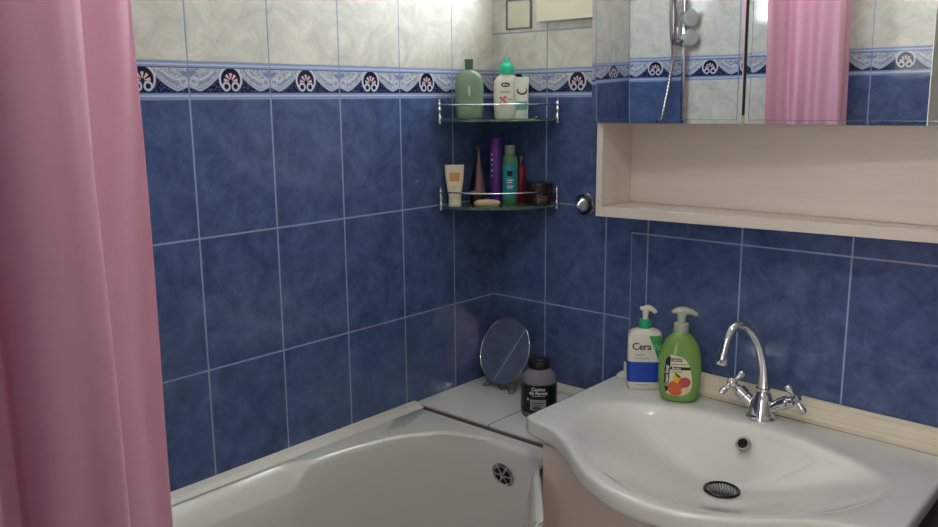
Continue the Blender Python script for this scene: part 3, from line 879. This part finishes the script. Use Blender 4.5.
t = thing('cosmetic_jar', 'low dark brown round jar with black lid at the right of the lower shelf', 'jar', (.207, -.050, LZ), YAW)
M['brown_jar'] = simple('brown_jar', (48, 34, 34), .2, noise_amt=.1)
b = Bottle([(0, .031, .031, 2), (.004, .0355, .0355, 2), (.032, .0365, .0365, 2), (.034, .0355, .0355, 2)])
b.body().obj('body', M['brown_jar'], t)
MB().lathe([(0, .034), (.0375, .034), (.038, .037), (.038, .056), (.036, .060), (0, .061)], 44).obj('lid', M['black_plastic'], t)
M['tan_print'] = simple('tan_print', (120, 100, 88), .5)
mb = MB()
for z in (.024, .020, .016, .012): mb.add(*b.patch(-.002, .020, z, z + .0015, .0005, 8, 1))
decal(b, 'lettering', (mb.v, mb.f), M['tan_print'], t)

# bar of soap
mb = MB(); rings = []
for z, q in ((0, .80), (.003, .95), (.008, 1.0), (.0125, .93), (.0155, .72), (.0165, .3)):
    rings.append([(.036 * q * cos(a), .016 * q * sin(a) * (1) - .006 * cos(a) ** 2 + .003, z + .0) for a in [2 * pi * i / 32 for i in range(32)]])
o = mb.loft(rings).obj('soap_bar', simple('soap', (222, 196, 158), .5, noise_amt=.04, sss=.1), None, loc=(.112, -.160, LZ))
o.rotation_euler = (0, 0, YAW)
tag(o, 'cream oblong soap bar at the front edge of the lower glass shelf', 'soap')

# ------------------------------------------------------------------ ledge things
LE = .5852
def vanity_mirror():
    t = thing('round_mirror', 'round tabletop mirror with wire stand leaning in the corner on the white ledge', 'mirror', (.105, -.075, LE))
    r = .0985
    Mx = Matrix.Translation((0, 0.0, .014 + r * cos(radians(18)))) @ Matrix.Rotation(radians(-9), 4, 'Z') @ Matrix.Rotation(radians(90 - 22), 4, 'X')
    MB().lathe([(0, 0.0), (r - .002, 0.0), (r - .002, .0028), (0, .0028)], 64, Mx).obj('mirror_disc', M['mirror'], t, sharp=30)
    prof = [(r + .0022 * cos(a), .0012 + .0028 * sin(a)) for a in [2 * pi * i / 10 for i in range(11)]]
    n = 64; rings = [[tuple(Mx @ Vector((p[0] * cos(2 * pi * j / n), p[0] * sin(2 * pi * j / n), p[1]))) for p in prof[:-1]] for j in range(n)]
    m = MB(); kk = 10
    v = [p for rg in rings for p in rg]; f = []
    for j in range(n):
        for i in range(kk):
            a = j * kk + i; b_ = j * kk + (i + 1) % kk; c = ((j + 1) % n) * kk + (i + 1) % kk; d = ((j + 1) % n) * kk + i
            f.append((a, b_, c, d))
    m.add(v, f).obj('rim', M['chrome'], t)
    # wire feet
    w = MB()
    def U(c, d, L, wd, z0=.0025):
        c = Vector(c); d = Vector(d).normalized(); s_ = Vector((-d.y, d.x, 0)) * (wd / 2)
        arc = [c + d * L + s_ * cos(a) + d * (wd / 2) * sin(a) for a in [pi * i / 8 for i in range(9)]]
        w.tube([c + s_ + Vector((0, 0, .022))] + [c + s_ * 1.0 + d * .012 + Vector((0, 0, .006))] + [Vector((p.x, p.y, z0)) for p in arc] + [c - s_ + d * .012 + Vector((0, 0, .006)), c - s_ + Vector((0, 0, .022))], .0017, 8)
    U((.038, -.012, 0), (.55, -.8, 0), .035, .018)
    U((-.002, -.012, 0), (.75, -.6, 0), .028, .02)
    U((-.040, -.012, 0), (-.2, -.9, 0), .022, .018)
    w.obj('wire_stand', M['chrome_dull'], t)
vanity_mirror()

def jar():
    t = thing('hair_gel_jar', 'clear plastic jar with black flip lid and black label on the ledge by the basin', 'jar', (.320, -.196, LE), radians(40))
    M['clear'] = simple('clear_plastic', (180, 180, 194), .15, trans=.6, ior=1.3, noise_amt=.03); 
    b = Bottle([(0, .041, .041, 2), (.004, .046, .046, 2), (.010, .0475, .0475, 2), (.096, .0475, .0475, 2), (.108, .0455, .0455, 2), (.119, .040, .040, 2), (.127, .032, .032, 2), (.131, .026, .026, 2), (.134, .0255, .0255, 2)])
    bd = b.body().obj('body', M['clear'], t)
    Bottle([(.096, .044, .044, 2), (.107, .042, .042, 2), (.114, .037, .037, 2), (.1145, .01, .01, 2)]).body(32)
    lab = Bottle([(.018, .0479, .0479, 2), (.096, .0479, .0479, 2)])
    mb = MB(); mb.loft([[lab.ring(j, 64, q) for j in range(64)] for q in lab.p], False, False)
    mb.obj('label_sticker', simple('black_label', (20, 18, 22), .35), t)
    MB().lathe([(0, .133), (.0295, .133), (.030, .136), (.030, .150), (.028, .153), (.012, .154), (0, .154)], 40).obj('lid', M['black_plastic'], t)
    lid = MB().box(-.009, .012, -.024, -.001, .153, .159).obj('lid_tab', M['black_plastic'], t, bevel=.003)
    MB().box(-.02, -.004, .002, .02, .153, .158).obj('lid_hinge', M['black_plastic'], t, bevel=.002)
    mb = MB()
    for s_, z in (('Corine', .085), ('de Farme', .0745)):
        v_, f_ = text_mesh(s_, .0125, .0003); q, _ = b.wrapped(v_, f_, -.004, z, .0009); mb.add(q, f_)
    mb.add(*b.patch(-.022, .014, .0665, .0675, .0008, 8, 1))
    decal(b, 'lettering', (mb.v, mb.f), M['white_ink'], t)
    decal(b, 'label_panel', b.patch(-.025, .016, .028, .057, .0008, 14, 6), simple('grey_panel', (150, 148, 160), .45), t)
    mb = MB(); mb.add(*b.patch(-.020, .010, .047, .050, .0013, 8, 1)); mb.add(*b.patch(-.020, .004, .041, .043, .0013, 8, 1)); mb.add(*b.poly(ell(-.008, .034, .012, .005), .0013, .001))
    decal(b, 'panel_print', (mb.v, mb.f), simple('dark_print', (70, 66, 84), .5), t)
    decal(b, 'drop_print', b.poly(ell(-.031, .056, .0022, .004, 12), .0009, .001), M['white_ink'], t)
jar()

# ------------------------------------------------------------------ basin bottles
def pump_head(t, z, r, mcol, mhead, lean, spout_len, collar_h=.018):
    MB().lathe([(0, z), (r, z), (r * 1.02, z + .002), (r * 1.02, z + collar_h - .003), (r * .8, z + collar_h), (r * .5, z + collar_h), (0, z + collar_h)], 30).obj('pump_collar', mcol, t)
    st = MB().lathe([(0, z + collar_h), (r * .42, z + collar_h), (r * .40, z + collar_h + .014), (0, z + collar_h + .014)], 20).obj('pump_stem', mhead, t)
    return z + collar_h + .010

def cera():
    z0 = SZ - (.572 - SX0) * math.tan(ROLL)
    t = thing('lotion_bottle', 'white pump bottle with green collar and blue band at the left rear of the basin', 'bottle', (.573, -.092, z0 + .0006), radians(36))
    b = Bottle([(0, .038, .020, 4.5), (.004, .0415, .022, 4.5), (.02, .042, .0225, 4.5), (.136, .042, .0225, 4.5), (.145, .040, .022, 4), (.151, .033, .020, 3.2), (.155, .020, .017, 2.4), (.157, .0165, .0165, 2)])
    M['off_white'] = simple('off_white', (222, 218, 206), .35, noise_amt=.02); M['cera_green'] = simple('cera_green', (62, 160, 92), .4); M['cera_collar'] = simple('cera_collar', (40, 158, 120), .4); M['cera_blue'] = simple('cera_blue', (24, 70, 176), .4)
    b.body().obj('body', M['off_white'], t)
    pump_head(t, .157, .0165, M['cera_collar'], M['off_white'], 0, .03, .022)
    hd = MB(); hz = .186
    hd.tube([(0, 0, hz), (0, 0, hz + .012), (0, 0, hz + .020)], [.0065, .0085, .0075], 16)
    hd.tube(smooth_path([(-.013, 0, hz + .019), (0, 0, hz + .022), (.012, -.001, hz + .020), (.021, -.002, hz + .014), (.025, -.002, hz + .009)]), [.005] * 4 + [.0075] * 3 + [.0065] * 3 + [.0055] * 2 + [.004], 12)
    hd.obj('pump_head', M['off_white'], t)
    decal(b, 'green_triangle', b.poly([(.008, .141), (.0405, .141), (.0405, .080), (.033, .078)], .0006), M['cera_green'], t)
    band = Bottle([(.020, .0424, .0229, 4.5), (.073, .0424, .0229, 4.5)])
    m = MB(); m.loft([[band.ring(j, 64, q) for j in range(64)] for q in band.p], False, False); m.obj('blue_band', M['cera_blue'], t)
    v_, f_ = text_mesh('Cera', .0255, .0003, .92); decal(b, 'lettering', b.wrapped(v_, f_, -.0090, .1125, .0010), M['black_ink'], t)
    v_, f_ = text_mesh('Ve', .0255, .0003, .92); decal(b, 'lettering', b.wrapped([Vector((p.x * .85, p.y, 0)) for p in v_], f_, .0265, .1125, .0014), simple('pale_green_ink', (150, 214, 160), .5), t)
    gg = simple('grey_green_ink', (150, 172, 150), .5)
    for q_ in ((-.026, .000, .090, .0925), (-.026, .012, .081, .083), (-.020, .010, .0125, .0145)): decal(b, 'print_line', b.patch(*q_, .0008, 8, 1), gg, t)
    return t
cera()

def soap():
    z0 = SZ - (.682 - SX0) * math.tan(ROLL)
    t = thing('hand_soap_dispenser', 'green liquid soap pump bottle with fruit label, left of the faucet', 'bottle', (.680, -.108, z0 + .0006), radians(30))
    b = Bottle([(0, .034, .024, 2.6), (.004, .041, .029, 2.6), (.015, .0455, .032, 2.6), (.04, .050, .034, 2.6), (.075, .0515, .034, 2.5), (.110, .0495, .033, 2.5), (.136, .043, .030, 2.4), (.153, .034, .026, 2.3), (.164, .024, .021, 2.2), (.170, .017, .017, 2)])
    M['soap_green'] = simple('soap_green', (150, 196, 108), .14, trans=.4, ior=1.35, noise_amt=.02); M['clear_white'] = simple('clear_white', (196, 206, 186), .2, trans=.3)
    b.body(56).obj('body', M['soap_green'], t)
    pump_head(t, .170, .0175, M['clear_white'], M['clear_white'], 0, .05, .024)
    hd = MB(); hz = .197
    hd.tube([(0, 0, hz - .006), (0, 0, hz + .008), (0, 0, hz + .020), (0, 0, hz + .023)], [.009, .010, .013, .010], 18)
    hd.tube(smooth_path([(-.024, 0, hz + .021), (-.014, 0, hz + .024), (0, 0, hz + .0255), (.016, -.001, hz + .0245), (.028, -.002, hz + .021), (.036, -.002, hz + .016)]), [.003, .0045, .006, .008, .009, .0095, .010, .010, .009, .008, .0075, .007, .006, .0058, .0052, .004], 14)
    hd.obj('pump_head', M['clear_white'], t)
    lab = [(-.033, .025), (-.036, .045), (-.037, .080), (-.034, .108), (-.024, .120), (-.002, .119), (.014, .108), (.023, .090), (.028, .065), (.029, .045), (.024, .030), (.010, .020), (-.012, .017)]
    M['label_pale'] = simple('label_pale', (214, 210, 180), .45, noise_amt=.08, nscale=120)
    decal(b, 'label_sticker', b.poly(lab, .0007), M['label_pale'], t)
    decal(b, 'label_stripe', b.poly([(-.0365, .045), (-.037, .080), (-.034, .108), (-.026, .118), (-.0225, .117), (-.0245, .080), (-.026, .050), (-.028, .030), (-.0325, .026)], .0011), M['black_ink'], t)
    for q_ in ((-.0215, .003, .1045, .1125), (-.0235, .0235, .084, .0915)): decal(b, 'label_bar', b.patch(*q_, .0012, 12, 2), M['black_ink'], t)
    m = MB()
    v_, f_ = text_mesh('GALLUS', .0075, .0002); q, _ = b.wrapped([Vector((p.x * .75, p.y, 0)) for p in v_], f_, -.009, .1085, .0016); m.add(q, f_)
    v_, f_ = text_mesh('Exotic', .008, .0002); q, _ = b.wrapped(v_, f_, -.009, .0878, .0016); m.add(q, f_)
    v_, f_ = text_mesh('Cream Soap', .0105, .0003); q, _ = b.wrapped([Vector((-p.y, p.x, 0)) for p in v_], f_, -.031, .068, .0016); m.add(q, f_)
    decal(b, 'lettering', (m.v, m.f), M['white_ink'], t)
    oi = simple('olive_ink', (110, 120, 80), .5)
    for q_ in ((-.021, .018, .097, .0985), (-.021, .004, .0785, .080)): decal(b, 'print_line', b.patch(*q_, .0011, 8, 1), oi, t)
    def fruit(pts, mat, off): decal(b, 'fruit_print', b.poly(pts, off, .0015), mat, t)
    fruit(ell(-.010, .038, .018, .020), simple('orange_fruit', (206, 96, 52), .5, noise_amt=.25, nscale=150), .0012)
    fruit(ell(-.006, .062, .010, .011), simple('yellow_fruit', (224, 178, 54), .5, noise_amt=.15, nscale=150), .0016)
    fruit(ell(.011, .054, .014, .013), simple('red_fruit', (190, 74, 84), .5, noise_amt=.3, nscale=150), .0020)
    fruit(ell(.008, .056, .0035, .0035), simple('dark_fruit', (84, 18, 30), .5), .0026)
    fruit(ell(.013, .034, .010, .006), simple('pale_fruit', (226, 196, 140), .5, noise_amt=.15, nscale=150), .0022)
    fruit([(-.014, .076), (-.010, .078), (.001, .068), (-.003, .064)], simple('leaf_print', (48, 92, 36), .5), .0024)
    fruit(ell(.020, .034, .005, .003), simple('leaf_print2', (64, 110, 40), .5), .0026)
soap()

# little white clip behind the lotion bottle
z0 = SZ - (.500 - SX0) * math.tan(ROLL)
o = MB(); o.loft([[(x, y, z) for x, z in ((-.015, 0), (.013, 0), (.013, .036), (.009, .044), (.0045, .044), (.0045, .018), (-.004, .016), (-.013, .009))] for y in (-.006, .006)])
cl = o.obj('plastic_clip', M['white_plastic'], None, smooth=False, loc=(.495, -.068, z0 + .0010), bevel=.0015)
cl.rotation_euler = (0, 0, radians(36))
tag(cl, 'small white plastic clip standing at the rear left corner of the basin', 'clip')

# ------------------------------------------------------------------ shower set on the front wall (seen in the mirror)
SB = .245
def shower():
    t = thing('shower_rail', 'chrome shower rail with slider bracket on the front wall, seen in the mirror', 'shower rail', (SB, YF, 1.0))
    MB().tube([(0, .045, -.05), (0, .045, .90)], .0105, 16).obj('rail', M['chrome'], t)
    for z, nm in ((-.04, 'rail_mount'), (.885, 'rail_mount')):
        MB().tube([(0, .0008, z), (0, .008, z), (0, .012, z), (0, .045, z)], [.022, .022, .012, .012], 16).obj(nm, M['chrome'], t)
    s_ = MB().tube([(0, .045, .548), (0, .045, .552), (0, .045, .680), (0, .045, .686)], [.014, .018, .018, .014], 18).obj('slider', M['chrome'], t)
    for z in (.662, .585):
        kb = MB().tube([(.0, .050, z), (.012, .062, z - .001), (.034, .080, z - .004), (.038, .084, z - .004)], [.014, .022, .034, .031], 24).obj('knob', M['chrome'], s_)
        kb.data.materials.clear(); kb.data.materials.append(M['acrylic'])
    MB().tube([(-.004, .05, .568), (-.022, .068, .566), (-.028, .074, .565)], [.013, .014, .010], 16).obj('holder', M['chrome'], s_)
    h = thing('hand_shower', 'chrome hand shower hanging in the rail bracket, seen in the mirror', 'hand shower', (SB - .034, YF + .082, 1.55))
    MB().tube(smooth_path([(0, 0, 0), (0, 0, .04), (0, .002, .10), (0, .008, .17), (0, .022, .24)]), [.009, .010, .013, .015, .016, .017, .018, .0175, .0165, .016, .0155, .015, .015][:13], 18).obj('handle', M['chrome'], h)
    MB().lathe([(0, -.010), (.02, -.012), (.042, -.004), (.045, .004), (.043, .008), (0, .009)], 36, Matrix.Translation((0, .035, .262)) @ Matrix.Rotation(radians(-55), 4, 'X')).obj('head', M['chrome'], h)
    # hose
    hs = thing('shower_hose', 'ribbed metal shower hose hanging below the hand shower, seen in the mirror', 'hose', (SB - .034, YF + .082, 1.55))
    pts = smooth_path([(0, 0, -.001), (-.001, 0, -.04), (-.008, 0, -.10), (-.024, 0, -.20), (-.050, 0, -.32), (-.085, -.005, -.46), (-.10, -.01, -.60), (-.06, -.02, -.74), (.0, -.02, -.80), (.06, -.02, -.74), (.09, -.03, -.60), (.09, -.05, -.50)], 14)
    rr = [.0068 + (.0014 if i % 2 else 0) for i in range(len(pts))]
    MB().tube(pts, rr, 10).obj('hose', M['chrome_dull'], hs, smooth=False)
    e0 = pts[-1]
    MB().tube([e0, e0 + Vector((0, -.02, 0)), Vector((e0.x, -.0735, e0.z)), Vector((e0.x, -.0812, e0.z))], [.010, .010, .012, .024], 16).obj('wall_elbow', M['chrome'], hs)
shower()

# ------------------------------------------------------------------ curtain
def curtain():
    t = thing('shower_curtain', 'pink fabric shower curtain gathered at the near left of the bathtub', 'curtain', (.62, -1.45, .62))
    o = Vector((-.62, 1.45, -.62))
    # plan of the gathered folds, from the free edge (far, bathtub side) towards the near wall
    plan = [(.604, -1.402), (.608, -1.412), (.616, -1.436), (.628, -1.470), (.640, -1.508), (.656, -1.548), (.690, -1.526), (.722, -1.564), (.762, -1.536), (.796, -1.566), (.822, -1.566), (.834, -1.582), (.832, -1.605), (.833, -1.636), (.820, -1.648), (.798, -1.656), (.806, -1.672), (.838, -1.684), (.836, -1.706), (.800, -1.714), (.765, -1.696), (.745, -1.712), (.775, -1.738), (.81, -1.742)]
    P = smooth_path([(x, y, 0) for x, y in plan], 8)
    nz = 26; z0, z1 = .64, 1.985
    v, f = [], []
    for i in range(nz + 1):
        tt = i / nz; z = z0 + (z1 - z0) * tt
        cxm = .68; cym = -1.55
        for j, p in enumerate(P):
            gath = 1.0
            w_ = .0022 * sin(j * .31 + tt * 5) + .002 * sin(j * .13 - tt * 9)
            x = cxm + (p.x - cxm) * gath + w_; y = cym + (p.y - cym) * gath + w_ * .6
            v.append(tuple(Vector((x, y, z)) + o))
    n = len(P)
    for i in range(nz):
        for j in range(n - 1): f.append((i * n + j, i * n + j + 1, (i + 1) * n + j + 1, (i + 1) * n + j))
    c = mobj('fabric', v, f, M['curtain'], t, sharp=180)
    md = c.modifiers.new('s', 'SOLIDIFY'); md.thickness = .0009
    r = MB().tube([(.715, -1.7735, 2.03), (.715, -.0008, 2.03)], .0125, 16).obj('curtain_rod', M['chrome_dull'])
    tag(r, 'straight metal rod over the bathtub carrying the pink shower curtain', 'rod')
    for k in range(5):
        g = Vector((.715, -1.42 - k * .055, 2.013)); a0 = []
        MB().tube([g + Vector((.027 * cos(a) * .9, 0, .027 * sin(a))) + o * 1.0 for a in [2 * pi * i / 20 for i in range(21)]], .002, 8, False).obj('ring', M['chrome_dull'], t)
curtain()

# dark bin right of the basin, an added block for the dark area there
t = thing('filler_box', 'dark brown bin added in the dark area at the right end of the washbasin', 'bin', (1.44, -.24, FZ))
M['bin'] = simple('filler_brown', (58, 50, 50), .7, noise_amt=.3, nscale=90, bump=.5, bscale=150)
MB().loft([[(x * q, y * q, z) for x, y in ((-.19, -.20), (.19, -.20), (.19, .20), (-.19, .20))] for z, q in ((0, .9), (.71, 1.0))]).obj('body', M['bin'], t, smooth=False, bevel=.02)
MB().loft([[(x * q, y * q, z) for x, y in ((-.195, -.205), (.195, -.205), (.195, .205), (-.195, .205))] for z, q in ((.711, 1.0), (.733, 1.0), (.742, .94))]).obj('lid', M['bin'], t, smooth=False, bevel=.008)

# ------------------------------------------------------------------ lights
lp = thing('fill_lamp', 'unseen round fill lamp added at the middle of the bathroom ceiling', 'lamp', (1.1, -1.15, CZ))  # lamp added out of view to lift the overall light
MB().lathe([(0, -.0005), (.15, -.0005), (.15, -.02), (.14, -.02), (0, -.02)], 40).obj('base', M['white_plastic'], lp)
m_l = bpy.data.materials.new('fill_lamp_diffuser'); m_l.use_nodes = True
nt = m_l.node_tree; nt.nodes.remove(nt.nodes['Principled BSDF'])
em = nt.nodes.new('ShaderNodeEmission'); em.inputs[0].default_value = (1, .94, .88, 1); em.inputs[1].default_value = 13.0
nt.links.new(em.outputs[0], nt.nodes['Material Output'].inputs[0])
MB().lathe([(.139, -.0205), (.135, -.05), (.11, -.07), (.06, -.082), (0, -.085)], 40).obj('diffuser', m_l, lp)
W = bpy.data.worlds.new('W'); S.world = W; W.use_nodes = True
W.node_tree.nodes['Background'].inputs[0].default_value = (.8, .88, 1, 1); W.node_tree.nodes['Background'].inputs[1].default_value = .3

# ------------------------------------------------------------------ camera
cam = bpy.data.cameras.new('camera'); co = bpy.data.objects.new('camera', cam); COL.objects.link(co)
cam.sensor_width = 36; cam.lens = 847.79 / 938 * 36; cam.clip_start = .02
Rm = Matrix(((0.7494074470209181, -0.11922877451102191, 0.6512856344785978), (0.662053060903379, 0.14773668397315415, -0.7347513979279543), (-0.008615271212009576, 0.9818138171451939, 0.18965074628043846)))
co.matrix_world = Matrix.Translation((1.6098, -1.9270, 1.4131)) @ Rm.to_4x4()
S.camera = co
